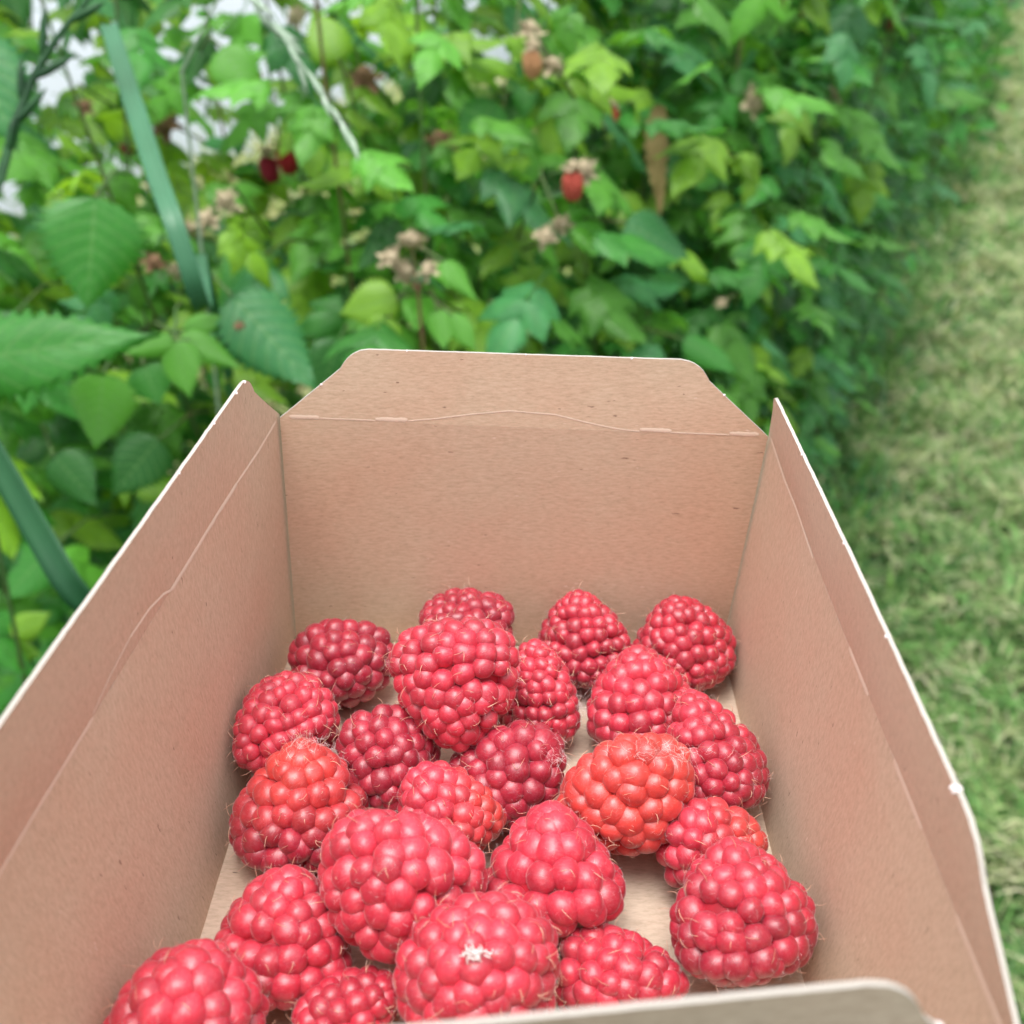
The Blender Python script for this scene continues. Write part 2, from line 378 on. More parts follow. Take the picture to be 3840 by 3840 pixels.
# torn fibre nibs on the cut edges
def nib(parent, p, size, seed):
    rr = random.Random(seed); bm = bmesh.new(); bmesh.ops.create_icosphere(bm, subdivisions=2, radius=size)
    for v in bm.verts: v.co *= rr.uniform(.5, 1.25); 
    for v in bm.verts: v.co += p - PO
    me = bpy.data.meshes.new('torn_fibre'); bm.to_mesh(me); bm.free(); me.materials.append(M_FLUFF); obj('torn_fibre', me, parent)
for fn, par, lst in ((right_flap, w_right, [(.985, 1., .0009), (.22, 1., .0003), (.5, 1., .0004), (.72, 1, .0004)]), (left_flap, w_left, [(.003, .99, .0005), (.04, 1, .0005), (.33, 1., .0003), (.16, 1, .0003)]),
                     (back_flap, w_back, [(0, .5, .0004), (.12, 1., .0003), (.5, 1, .0003), (.84, 1, .0004), (1, .55, .0004)]), (front_flap, w_front, [(.999, .62, .0006)])):
    for i, (u, v, s_) in enumerate(lst): nib(par, fn(u, v), s_ * .6, i)

# ------------------------------------------------------------------ raspberries
def drupelet_mesh(seed):
    bm = bmesh.new(); bmesh.ops.create_icosphere(bm, subdivisions=3, radius=1)
    o = Vector((seed * 3.1, seed * 1.7, 0))
    for v in bm.verts:
        c = v.co.copy(); k = 1 + .07 * noise.noise(c * 1.3 + o) + .03 * noise.noise(c * 2.9 + o)
        d = max(0, c.z - .86) * 5
        v.co = c * k; v.co.z -= .05 * d * (seed % 3)
    me = bpy.data.meshes.new('drupelet'); bm.to_mesh(me); bm.free(); me.materials.append(M_BERRY)
    me.polygons.foreach_set('use_smooth', [True] * len(me.polygons)); return me
DRUP = [drupelet_mesh(i) for i in range(7)]
PROF = [(0, .55), (.06, .80), (.18, .96), (.32, 1.), (.5, .95), (.68, .80), (.82, .60), (.92, .38), (.975, .2), (1, .02)]
def prof(t):
    for (a, x), (b, y) in zip(PROF, PROF[1:]):
        if t <= b: return x + (y - x) * (t - a) / (b - a)
    return .02
RED = (.49, .020, .047); DEEP = (.39, .015, .040); ROSE = (.58, .032, .064); CORAL = (.64, .055, .046)
#  centre (from the viewer), tip direction, radius, length, drupelet size, colours (base end, tip end), label
BERRIES = [
 ((-.03088, .1425, -.12548), (.232, -.928, .29), .00952, .0138, 1.15, DEEP, DEEP, 'dark red raspberry in the far left corner of the punnet'),
 ((-.03878, .1242, -.12303), (-.577, -.808, .115), .0085, .0185, 1.05, ROSE, ROSE, 'downy pink-red raspberry against the left card wall, second from the far corner'),
 ((-.00759, .15428, -.12568), (.845, .169, .507), .00928, .01787, 1., DEEP, DEEP, 'dark raspberry against the back wall, mostly behind the big upright middle berry'),
 ((-.00912, .12572, -.11472), (.083, -.778, -.623), .01029, .02104, 1., RED, ROSE, 'large raspberry perched on top of others in the middle, tip pointing down'),
 ((.00447, .13745, -.1262), (-.054, .38, .923), .0079, .01915, 1.05, RED, ROSE, 'narrow upright raspberry half hidden right of the large perched berry'),
 ((.01338, .15367, -.12668), (-.105, .314, .943), .00927, .0182, .95, DEEP, RED, 'raspberry standing tip up against the middle of the back wall'),
 ((.0326, .15297, -.1272), (-.209, .262, .942), .00959, .01835, .98, RED, RED, 'raspberry standing tip up in the far right corner of the punnet'),
 ((.02276, .13637, -.1263), (-.052, .467, .883), .01048, .01832, 1.05, RED, ROSE, 'cone shaped raspberry just in front of the far right corner berry'),
 ((.03267, .12172, -.12507), (-.279, .781, .558), .0088, .02116, 1.1, DEEP, ROSE, 'long dusty raspberry leaning against the right card wall'),
 ((-.01989, .11908, -.12522), (.173, -.922, -.346), .00855, .0169, 1.2, DEEP, DEEP, 'dark raspberry wedged between the orange-topped berry and the perched one'),
 ((-.00015, .11689, -.12755), (.167, -.946, -.278), .00985, .01592, 1.15, DEEP, DEEP, 'dark shiny raspberry in the centre beside the coral one'),
 ((.0187, .10926, -.12357), (.286, -.915, -.286), .01124, .01629, 1.1, CORAL, CORAL, 'bright coral-red raspberry with white fluff along its top'),
 ((-.03273, .11062, -.12409), (.021, .362, .932), .01039, .01979, 1.05, DEEP, CORAL, 'upright raspberry with a bright orange-red tip by the left wall'),
 ((-.00918, .10864, -.12583), (.967, .114, -.228), .0074, .0172, 1.3, ROSE, CORAL, 'small raspberry with an orange side peeking out behind the largest round berry'),
 ((-.01577, .0896, -.11938), (-.114, -.967, -.228), .01143, .01829, 1.03, ROSE, RED, 'largest round raspberry, left of centre near the front'),
 ((.00596, .09829, -.12307), (-.03, .507, .862), .01082, .01688, 1.22, RED, ROSE, 'pyramid shaped raspberry with big drupelets standing right of the largest round berry'),
 ((.03095, .1046, -.12714), (.988, .11, -.11), .0068, .0170, 1.6, ROSE, CORAL, 'lumpy raspberry with few large drupelets behind the big front right berry'),
 ((.03176, .09128, -.12364), (-.124, .62, .775), .01063, .01818, 1.02, DEEP, ROSE, 'big long raspberry at the front right by the card wall'),
 ((-.03139, .08835, -.12494), (.105, .527, .843), .00984, .01722, 1.12, RED, ROSE, 'raspberry between the front left corner berry and the largest round one'),
 ((-.00419, .07675, -.11761), (-.031, -.468, .883), .01052, .01525, 1.12, RED, ROSE, 'front middle raspberry with a white speck, tip towards the viewer'),
 ((.01532, .08394, -.13011), (.959, -.226, .169), .0072, .0180, 1.4, ROSE, RED, 'low pale raspberry lying sideways behind the front rim, right of the white-specked berry'),
 ((-.03965, .07301, -.11812), (.161, .376, .913), .00996, .01454, 1.2, RED, ROSE, 'raspberry in the front left corner, cut off by the bottom of the picture'),
 ((-.02074, .07797, -.12789), (.855, .367, .367), .0062, .01450, 1.4, RED, RED, 'small raspberry sunk behind the front rim between two larger berries'),
]
def fibres(V, F, p, d, L, r, rr, curl=1., seg=4):
    side = d.cross(Vector((rr.uniform(-1, 1), rr.uniform(-1, 1), rr.uniform(-1, 1)))).normalized(); pts = [p.copy()]; q = p.copy(); dd = d.copy()
    for k in range(seg):
        dd = (dd + side * curl * rr.uniform(.2, .6)).normalized(); q = q + dd * (L / seg); pts.append(q.copy())
    tube(pts, [r, r, r * .9, r * .75, r * .4][:seg + 1], 3, V, F)
FUZZY = {0: .7, 1: 1.3, 11: 1.2, 12: 1., 19: 1.6, 20: 1.2, 17: .8}
for bi, (C, ax, Rb, Lb, q, c0, c1, label) in enumerate(BERRIES):
    rr = random.Random(100 + bi); ax = Vector(ax).normalized(); C = V3(*C)
    e = ax.cross(Vector((.3, .2, .9))).normalized(); g = ax.cross(e)
    root = tag(empty('raspberry', (C.x, C.y, C.z - Rb)), label, 'raspberry', 'raspberries in the card punnet'); RO = root.location
    ph = rr.uniform(0, 6.28); am = rr.uniform(.04, .09); cone = {12: .30, 15: .42, 6: .2, 7: .22, 17: .18, 8: .15, 5: .15, 18: .15}.get(bi, 0)
    def surf(t, th):
        r = prof(t) * Rb * (1 - cone * max(0, t - .25)) * (1 + cone * .1) * (1 + .05 * noise.noise(Vector((3 * t, 1.3 * math.cos(th), 1.3 * math.sin(th) + 9 * bi))) + am * math.sin(2 * th + ph) + .03 * math.sin(3 * th + 2 * ph + 4 * t))
        return C + ax * ((t - .5) * Lb) + e * (r * math.cos(th)) + g * (r * math.sin(th))
    # arc length table from the tip
    T = [1 - k / 120 for k in range(121)]; A = [0.]
    for a, b in zip(T, T[1:]): A.append(A[-1] + math.hypot((a - b) * Lb, (prof(a) - prof(b)) * Rb))
    def t_at(s):
        for k in range(120):
            if A[k + 1] >= s: return T[k] + (T[k + 1] - T[k]) * (s - A[k]) / max(1e-9, A[k + 1] - A[k])
        return 0.
    dd = .345 * Rb * q; rows = max(4, round(A[-1] / (dd * .86))); step = A[-1] / rows
    HV, HF = [], []; DV, DF = [], []
    # flesh inside
    cv, cf = [], []
    for i in range(15):
        t = .03 + .94 * i / 14
        for k in range(20):
            th = 2 * math.pi * k / 20; P = surf(t, th); cv.append(C + (P - C) * (1 - .24 * q) - RO)
    for i in range(14):
        for k in range(20): cf.append((i * 20 + k, i * 20 + (k + 1) % 20, (i + 1) * 20 + (k + 1) % 20, (i + 1) * 20 + k))
    cf += [tuple(range(19, -1, -1)), tuple(14 * 20 + k for k in range(20))]
    obj('flesh', mesh('flesh', cv, cf, M_CORE), root)
    for k in range(rows + 1):
        s = min(A[-1], k * step); t = t_at(s); r = prof(t) * Rb
        n = 1 if k == 0 else max(4 if k == 1 else 5, round(2 * math.pi * r / dd))
        off = rr.uniform(0, 6.28) if k < 2 else (k % 2) * math.pi / n + ph + rr.uniform(-.12, .12)
        for i in range(n):
            th = off + 2 * math.pi * i / n + rr.uniform(-.12, .12) / max(1, n) * 6
            tj = min(1, max(0, t + rr.uniform(-.045, .045) * (k > 0) * min(1, 4 * (1 - t)))); P = surf(tj, th)
            h_ = .015; Nn = (surf(min(1, tj + h_), th) - surf(max(0, tj - h_), th)).cross(surf(tj, th + .05) - surf(tj, th - .05))
            if Nn.length < 1e-12: Nn = ax.copy()
            Nn.normalize()
            if Nn.dot(P - (C + ax * ((tj - .55) * Lb))) < 0: Nn.negate()
            if k == 0: Nn = ax.copy(); P = C + ax * (.5 * Lb)
            if k == rows: Nn = (Nn - ax * .6).normalized()
            size = dd * rr.choice((rr.uniform(.50, .58), rr.uniform(.53, .64))); sz = Vector((size * rr.uniform(.92, 1.1), size * rr.uniform(.92, 1.1), size * rr.uniform(.95, 1.12)))
            ctr = P - Nn * (sz.z * .98) 
            zq = Nn.to_track_quat('Z', 'Y').to_matrix() @ Matrix.Rotation(rr.uniform(0, 6.28), 3, 'Z')
            o = bpy.data.objects.new('drupelet', rr.choice(DRUP)); col.objects.link(o); o.parent = root
            o.matrix_local = Matrix.Translation(ctr - RO) @ zq.to_4x4() @ Matrix.Diagonal((*sz, 1))
            f = min(1, max(0, (t - .3) / .6 + rr.uniform(-.15, .15))); b = rr.uniform(.82, 1.15)
            o.color = (*[(x + (y - x) * f) * b for x, y in zip(c0, c1)], 1)
            for _ in range(5):
                e2 = Vector((rr.gauss(0, .6), rr.gauss(0, .6), rr.gauss(0, .6))); nd = (Nn + e2).normalized()
                fibres(DV, DF, ctr + nd * (sz.z * .98) - RO, (nd + Vector((rr.uniform(-1, 1), rr.uniform(-1, 1), rr.uniform(-1, 1)))).normalized(), rr.uniform(.0004, .0011), rr.uniform(.000008, .000014), rr, 1.4, 3)
            if rr.random() < .75 * FUZZY.get(bi, .8):
                for _ in range(1 if rr.random() < .8 else 2):
                    dn = (Nn + Vector((rr.uniform(-1, 1), rr.uniform(-1, 1), rr.uniform(-1, 1))) * .7 - ax * .2).normalized()
                    fibres(HV, HF, P - Nn * .0001 - RO, dn, rr.uniform(.0010, .0026), rr.uniform(.000036, .000058), rr, 1.7)
    obj('down', mesh('down', DV, DF, M_FLUFF), root)['kind'] = 'stuff'
    obj('pistil_hair', mesh('pistil_hair', HV, HF, M_HAIR), root)['kind'] = 'stuff'
    fl = {11: [((-.012, -.001, .011), (.002, .002, .0015), 35), ((.0035, -.0005, .0112), (.0075, .0015, .001), 110)], 1: [((.008, -.009, .0035), (.004, .002, .002), 110)],
          19: [((-.0003, -.0028, .0079), (.0016, .0009, .0003), 70)], 7: [((-.0105, -.002, -.001), (.001, .002, .003), 60)], 12: [((.001, .002, .0102), (.004, .002, .001), 60)]}.get(bi)
    if fl:
        fv, ff = [], []
        for (p0, ext, n) in fl:
            for _ in range(n):
                p = C + Vector(p0) + Vector([rr.gauss(0, .45) * x for x in ext]) - RO
                fibres(fv, ff, p, Vector((rr.uniform(-1, 1), rr.uniform(-1, 1), rr.uniform(-.5, .5))).normalized(), rr.uniform(.001, .0028) * (.5 if bi == 19 else 1), (.000018 if bi != 19 else .00009), rr, 1.3)
        obj('fluff', mesh('fluff', fv, ff, M_FLUFF), root)['kind'] = 'stuff'

# ------------------------------------------------------------------ leaf meshes
def leaflet(V, F, UV, base, dirv, up, L, W, droop, seed, teeth=13, nu=9):
    rr = random.Random(seed); d = Vector(dirv).normalized(); u = Vector(up); u = (u - d * u.dot(d)).normalized(); s = d.cross(u)
    nv = teeth * 2; b0 = len(V); q = Vector(base); ang = 0; bend = droop / nv; twist = rr.uniform(-.35, .35)
    wob = rr.uniform(0, 6.28)
    for j in range(nv + 1):
        v = j / nv; w = W * .5 * 2.75 * v ** .5 * (1 - v) ** (.96 + .28 * v); w = max(w, W * .004)
        if j: ang += bend; 
        dl = d * math.cos(ang) - u * math.sin(ang); ul = u * math.cos(ang) + d * math.sin(ang)
        if j: q = q + dl * (L / nv)
        tw = twist * v; sl = s * math.cos(tw) + ul * math.sin(tw); ul2 = ul * math.cos(tw) - s * math.sin(tw)
        tooth = (1.04 if j % 2 else .76) if 0 < j < nv else 1
        for i in range(nu):
            x = 2 * i / (nu - 1) - 1; ww = w * (tooth if abs(x) > .99 else 1)
            pleat = -.014 * L * math.cos(2 * math.pi * 8 * (v - .25 * abs(x))) * min(1, abs(x) * 2.5) * (1 - .4 * abs(x))
            z = .16 * abs(x) * w + pleat - .35 * w * x * x + .05 * L * math.sin(v * 7 + wob) * abs(x) ** 2
            V.append(q + sl * (x * ww) + ul2 * z); UV.append((x * .5 + .5, v))
    for j in range(nv):
        for i in range(nu - 1):
            a = b0 + j * nu + i; F.append((a, a + 1, a + nu + 1, a + nu))
def stem_part(V, F, UV, pts, r):
    b = len(V); tube(pts, r, 4, V, F)
    UV += [(.5, .5)] * (len(V) - b)
def compound(seed, five=False, big=1.):
    rr = random.Random(seed); V, F, UV = [], [], []
    P = .05 * rr.uniform(.8, 1.3); dp = rr.uniform(.1, .35)
    end = Vector((0, P, -P * dp)); stem_part(V, F, UV, [(0, 0, 0), (0, P * .5, -P * dp * .3), end], [.0012, .001, .0009])
    end2 = end + Vector((0, .022, -.012)); stem_part(V, F, UV, [end, end2], [.0009, .0008])
    leaflet(V, F, UV, end2, (rr.uniform(-.15, .15), 1, -.25), (0, .3, 1), .085 * big * rr.uniform(.85, 1.1), .062 * big * rr.uniform(.8, 1.1), rr.uniform(.1, .7), seed)
    for s in (-1, 1):
        leaflet(V, F, UV, end, (s * .95, .55 + rr.uniform(-.2, .2), -.3), (s * .15, .2, 1), .070 * big * rr.uniform(.8, 1.1), .046 * big * rr.uniform(.8, 1.1), rr.uniform(.1, .6), seed + s)
        if five:
            mid = Vector((0, P * .7, -P * dp * .55)); leaflet(V, F, UV, mid, (s, .05, -.35), (s * .15, .1, 1), .055 * big, .037 * big, rr.uniform(.2, .8), seed + 5 * s)
    return mesh('leaf', V, F, M_LEAF, True, None, UV)
LEAVES = [compound(300 + i, i % 3 != 0) for i in range(9)]
def single(seed):
    V, F, UV = [], [], []
    leaflet(V, F, UV, (0, 0, 0), (0, 1, 0), (0, 0, 1), 1., 1., random.Random(seed).uniform(.05, .25), seed, 15, 11); return mesh('leaf', V, F, M_LEAF, True, None, UV)
SINGLE = [single(500 + i) for i in range(5)]
LC = {'d': (.026, .145, .024), 'm': (.050, .250, .036), 'b': (.050, .225, .074), 'l': (.105, .34, .036), 'y': (.19, .38, .026), 'o': (.27, .33, .03)}
def basis(d, up):
    d = Vector(d).normalized(); u = Vector(up); u = (u - d * u.dot(d)).normalized(); s = d.cross(u)
    return Matrix((s, d, u)).transposed()

# ------------------------------------------------------------------ raspberry row
def in_view(p, m=.68):
    x, y, d = view(p); return d > .1 and abs(x) < m and abs(y) < m
CLUSTER = [((-.063, .63, .996), 'dry', .0073), ((-.076, .624, .987), 'dry', .0063), ((-.068, .629, .977), 'dry', .006), ((-.052, .62, .981), 'dry', .0056), ((-.195, .704, 1.001), 'dry', .0061), ((-.209, .696, .989), 'dry', .0072),
((-.223, .703, .981), 'dry', .0055), ((-.245, .681, .964), 'brown', .0069), ((-.228, .678, .96), 'dry', .0061), ((.013, .711, 1.086), 'orange', .0089), ((.026, .72, 1.082), 'dry', .0069), ((.012, .744, 1.1), 'dry', .0077),
((.039, .669, 1.02), 'red2', .0096), ((.046, .684, 1.026), 'dry', .0076), ((.022, .671, .986), 'dry', .0063), ((.033, .675, .993), 'dry', .006), ((-.103, .77, 1.067), 'brown', .0093), ((-.356, .984, .974), 'dark', .0108), ((-.37, .993, .988), 'dry', .0093),
((-.213, .92, .967), 'dark', .0116), ((-.193, .903, .978), 'red', .0114), ((-.304, .941, 1.0), 'brown', .0112), ((-.211, .977, 1.056), 'red', .007), ((-.225, .959, 1.028), 'brown', .0093), ((.086, .944, 1.005), 'red', .0098),
((.701, 2.087, .935), 'dark', .0128), ((.74, 2.14, .923), 'red', .0111), ((.45, 1.77, .995), 'red', .0107), ((.235, 1.058, .996), 'dry', .0129), ((-.052, .776, 1.021), 'brown', .0101), ((.238, 1.135, .932), 'dry', .0085), ((-.165, .582, .959), 'brown', .0048),
((-.168, .881, 1.092), 'dry', .0074), ((-.333, .843, 1.033), 'brown', .0062), ((.437, 1.486, .923), 'dry', .0123), ((.163, .761, .905), 'dry', .0037)]
SIGHT = [(*view(p), (1.6 if k in ('red', 'dark') else 1.) * r / view(p)[2]) for p, k, r in CLUSTER]
SKY_GAPS = [(-.43, .442, .024), (-.454, .401, .014), (-.311, .367, .018), (-.491, .311, .014), (-.386, .316, .01), (-.372, .489, .012), (-.225, .491, .020), (-.236, .437, .016), (-.13, .494, .01)]
def clear(p, d, L):
    """keep the thin places of the hedge and the hanging fruit uncovered"""
    x, y, dep = view(p + d * L)
    for gx, gy, gr in SKY_GAPS:
        if math.hypot(x - gx, y - gy) < gr * .8 + .12 * L / dep: return False
    for fx, fy, fd, fr in SIGHT:
        if dep < fd and math.hypot(x - fx, y - fy) < fr * .7 + .30 * L / dep: return False
    return True
plants = []
def make_plant(s, w, stems, label, top_keep=1., hmax=1.45, group=None, yellow=1., spread=.15, dmin=.66):
    base = row(s, w); root = tag(empty('raspberry_plant', base), label, 'plant', group); plants.append(root)
    rr = random.Random(int(s * 1000) * 7 + int(w * 100)); count = 0
    for k in range(stems):
        b = D * rr.uniform(-spread, spread) + NL * rr.uniform(-.1, .1); lean = Vector((rr.uniform(-.14, .14), rr.uniform(-.14, .14), 0)) - NL * rr.uniform(-.03, .12)
        h = hmax * rr.uniform(.72, 1.0); pts = [b + lean * (t ** 1.6) + Vector((0, 0, h * t)) + Vector((math.sin(t * 5 + k), math.cos(t * 4 + k), 0)) * .012 for t in [i / 9 for i in range(10)]]
        cv, cf = tube(pts, [.0026 - .0017 * i / 9 for i in range(10)], 6); (obj('cane', mesh('cane', cv, cf, M_CANE if rr.random() < .2 else M_STALK), root) if min(view(q + base)[2] for q in pts) > .62 and k < 2 or k == 0 else None)
        az = rr.uniform(0, 6.28); z = .05
        while z < h:
            t = z / h; p = b + lean * (t ** 1.6) + Vector((0, 0, z)); az += 2.4 + rr.uniform(-.5, .5); z += rr.uniform(.018, .036)
            out = (Vector((math.cos(az), math.sin(az), 0)) - NL * .35).normalized(); p = p + out * rr.uniform(0, .07)
            x, y, d = view(p + base)
            if d < dmin or abs(x) > .62 or abs(y) > .64: continue
            if z > .70 and rr.random() > top_keep: continue
            if count >= 295 * (k + 1) / stems: continue
            dirv = (out + Vector((0, 0, rr.uniform(-.8, .3)))).normalized(); sc_ = rr.uniform(.31, .58)
            if NL.dot(p + base + dirv * .08 * sc_ - O) < (-.10 if s < 1.3 else -.17): continue
            if not clear(p + base, dirv, .09 * sc_): continue
            o = bpy.data.objects.new('leaf', rr.choice(LEAVES)); col.objects.link(o); o.parent = root
            up = Vector((rr.uniform(-.35, .35), rr.uniform(-.35, .35), 1)) - NL * .35
            o.matrix_local = Matrix.Translation(p) @ basis(dirv, up).to_4x4() @ Matrix.Scale(sc_, 4)
            yel = yellow * max(0, min(1, (z - .55) / .35)) * max(0, min(1, (1.45 - s + .6 * w) / .6))
            c = LC[rr.choices('dmbly', [2.2 - 1.5 * yel, 3.2 - 1. * yel, 2.4 - 1.5 * yel, 1.9 + 3.5 * yel, .04 + 4 * yel])[0]]; f = rr.uniform(.72, 1.25)
            o.color = (*[v * f for v in c], 1); count += 1
    return root
FRONT_ROW = [
 (.46, .46, 5, .92, 'raspberry canes at the left edge of the picture behind the dark grass stalk'),
 (.62, .42, 6, .92, 'raspberry canes with a big pale drooping leaf left of the cut grass blade'),
 (.80, .30, 6, .92, 'raspberry canes behind the cut grass blade, above the left corner of the punnet'),
 (.86, .14, 5, .92, 'raspberry canes bearing the beige dried flower cluster above the back flap'),
 (1.06, .14, 6, .85, 'raspberry canes carrying the orange and orange-red fruit right of centre'),
 (1.32, .14, 6, 1., 'dense raspberry canes beside the withered brown leaf'),
 (1.58, .14, 6, 1., 'dark green raspberry canes directly above the right shoulder of the back flap'),
 (1.86, .14, 6, 1., 'raspberry canes hanging over the grass above the right punnet corner'),
 (2.16, .14, 6, 1., 'raspberry canes with the small red berries near the top right'),
 (2.48, .14, 6, 1., 'raspberry canes just beyond the ones with small red berries at top right'),
 (2.84, .14, 6, 1., 'second clump of canes beyond the small red berries at top right'),
 (3.24, .14, 6, 1., 'third clump of canes beyond the small red berries, small in the picture'),
 (3.68, .14, 6, 1., 'last clump of canes whose leaves can still be told apart at top right')]
for (s, w, n, keep, lab) in FRONT_ROW: make_plant(s, w, n, lab, keep, group='canes along the front of the row')
LAB_B = 'shaded raspberry canes standing at the back of the row, seen between the front ones'
for (s, w, keep) in ((.50, .66, .95), (.60, .80, .95), (.84, .80, .95), (.52, .90, 1.), (.72, .92, 1.), (.64, .60, 1.), (.74, .72, .95), (.95, .62, .9), (.62, .98, .85), (.9, 1.0, .85), (.70, .55, .95), (.98, .40, .95), (1.12, .44, .95), (1.42, .42, 1), (1.74, .42, 1), (2.06, .42, 1), (2.4, .42, 1), (2.8, .42, 1), (3.3, .42, 1)):
    make_plant(s, w, 6, LAB_B, keep, group='canes at the back of the row')
LAB_F = 'leafy raspberry canes filling the front of the row between its neighbours'
for (s, w) in ((.72, .22), (.95, .20), (1.19, .20), (1.45, .20), (1.72, .20), (2.0, .20), (2.32, .20), (2.66, .20), (3.04, .20), (3.46, .20), (.80, .10), (1.12, .08), (1.26, .08), (1.39, .08), (1.52, .08), (1.65, .08), (1.79, .08), (1.93, .08), (2.08, .08), (2.24, .08), (2.40, .08), (2.57, .08), (2.75, .08), (2.94, .08)):
    make_plant(s, w, 6, LAB_F, 1., group='canes filling the front of the row')
# far end: same plants, foliage as one mass each
fv, ff, fu = [], [], []
rr = random.Random(5)
for _ in range(420):
    p = Vector((rr.uniform(-.36, .36), rr.uniform(-.36, .36), rr.uniform(.03, 1.35)))
    leaflet(fv, ff, fu, p, (rr.uniform(-1, 1), rr.uniform(-1, 1), rr.uniform(-.9, .2)), (rr.uniform(-.3, .3), rr.uniform(-.3, .3), 1), rr.uniform(.06, .1), rr.uniform(.045, .07), .5, rr.randint(0, 999), 4, 5)
FAR = mesh('foliage', fv, ff, M_LEAF, True, None, fu)
s = 4.45
while s < 11:
    for w in (.2,):
        b = row(s + rnd.uniform(-.08, .08), w); root = tag(empty('raspberry_plant', b), 'far raspberry canes blurring into green where the row meets the path', 'plant', 'far canes at the end of the row')
        o = obj('foliage', FAR, root, kind='stuff'); o.rotation_euler.z = rnd.uniform(0, 6.28); o.color = (*[v * rnd.uniform(.85, 1.2) for v in LC[rnd.choice('mmbdl')]], 1)
        cv, cf = tube([(0, 0, 0), (.02, .01, .7), (.05, .0, 1.3)], [.006, .005, .003]); obj('cane', mesh('cane', cv, cf, M_CANE), root)
    s += .44

def nearest_plant(p):
    return min(plants, key=lambda q: (Vector((q.location.x, q.location.y, 0)) - Vector((p[0], p[1], 0))).length)
HERO = [
((-.252, .625, 1.025), (-.257, .589, .97), .92, 'm'), ((-.312, .505, .969), (-.196, .515, .984), .4, 'm'), ((-.169, .592, .975), (-.12, .563, .93), .66, 'b'),
((-.198, .559, .96), (-.233, .556, .955), .42, 'l'), ((-.197, .559, .96), (-.189, .541, .933), .72, 'l'), ((-.197, .57, .959), (-.162, .56, .943), .45, 'l'),
((-.202, .591, .954), (-.174, .595, .96), .51, 'l'), ((-.239, .549, .944), (-.244, .526, .908), .91, 'l'), ((-.325, .592, .789), (-.356, .573, .76), .8, 'm'),
((-.332, .528, .764), (-.307, .536, .776), .68, 'y'), ((-.346, .538, .743), (-.322, .536, .74), .7, 'y'), ((-.074, .63, .96), (-.111, .624, .951), .82, 'y'),
((-.079, .623, .949), (-.089, .611, .931), 1.02, 'y'), ((-.046, .607, .96), (-.042, .594, .94), .76, 'l'), ((-.038, .605, .958), (-.023, .593, .939), .56, 'l'),
((-.043, .623, .986), (-.021, .61, .966), .48, 'l'), ((-.263, .547, 1.127), (-.244, .518, 1.081), .63, 'b'), ((-.23, .588, .931), (-.22, .575, .912), 1.18, 'm'),
((-.313, .61, .854), (-.285, .595, .825), .8, 'd'), ((-.248, .633, .854), (-.280, .610, .822), .8, 'd'), ((-.126, .699, .901), (-.142, .674, .862), .71, 'd'),
((-.181, .733, .953), (-.215, .71, .92), .8, 'm'), ((.083, .745, .973), (.128, .731, .953), .8, 'b'), ((.134, .746, .881), (.175, .733, .86), .51, 'm'),
((-.329, .644, .944), (-.347, .611, .894), .68, 'd'), ((-.198, .76, 1.089), (-.174, .742, 1.058), .8, 'l'), ((-.118, .756, 1.082), (-.136, .776, 1.112), .8, 'y'), ((-.013, .762, 1.054), (-.032, .741, 1.02), .8, 'm'),
]
for i, (b, t, wr, k) in enumerate(HERO):
    b, t = Vector(b), Vector(t); L = (t - b).length; pl = nearest_plant(b); rr = random.Random(i)
    o = bpy.data.objects.new('leaf', SINGLE[i % 5]); col.objects.link(o); o.parent = pl
    M = basis(t - b, (.15 + rr.uniform(-.25, .25), -.75, .5)).to_4x4()
    o.matrix_local = Matrix.Translation(b - pl.location) @ M @ Matrix.Diagonal((L * wr * 1.05, L * 1.05, L * (.5 + .5 * wr), 1))
    o.color = (*LC[k], 1)
    away = Vector((b.x, b.y, b.z)) + (b - t).normalized() * .05 + Vector((-.01, .06, -.05))
    sv, sf = tube([b - pl.location, (b + away) / 2 + Vector((0, 0, .008)) - pl.location, away - pl.location], .0011, 4); obj('petiole', mesh('petiole', sv, sf, M_STALK), pl)

# ripe fruit and spent calyces hanging in the row
def fruit_mesh(mat, seed):
    rr = random.Random(seed); bm = bmesh.new()
    for k in range(7):
        v = k / 6; z = -.9 + 1.8 * v; r = .95 * math.sqrt(max(.03, 1 - (z * .92) ** 2)) * (1 - .12 * v); n = max(1, round(2 * math.pi * r / .5))
        for i in range(n):
            a = 2 * math.pi * (i + .5 * (k % 2)) / n; Mx = Matrix.Translation((r * .8 * math.cos(a), r * .8 * math.sin(a), -z)) @ Matrix.Scale(rr.uniform(.26, .33), 4)
            bmesh.ops.create_icosphere(bm, subdivisions=1, radius=1, matrix=Mx)
    bmesh.ops.create_icosphere(bm, subdivisions=2, radius=.82)
    me = bpy.data.meshes.new('fruit'); bm.to_mesh(me); bm.free(); me.materials.append(mat); me.polygons.foreach_set('use_smooth', [True] * len(me.polygons)); return me
FM = {k: fruit_mesh(v, 3) for k, v in FRUIT.items()}
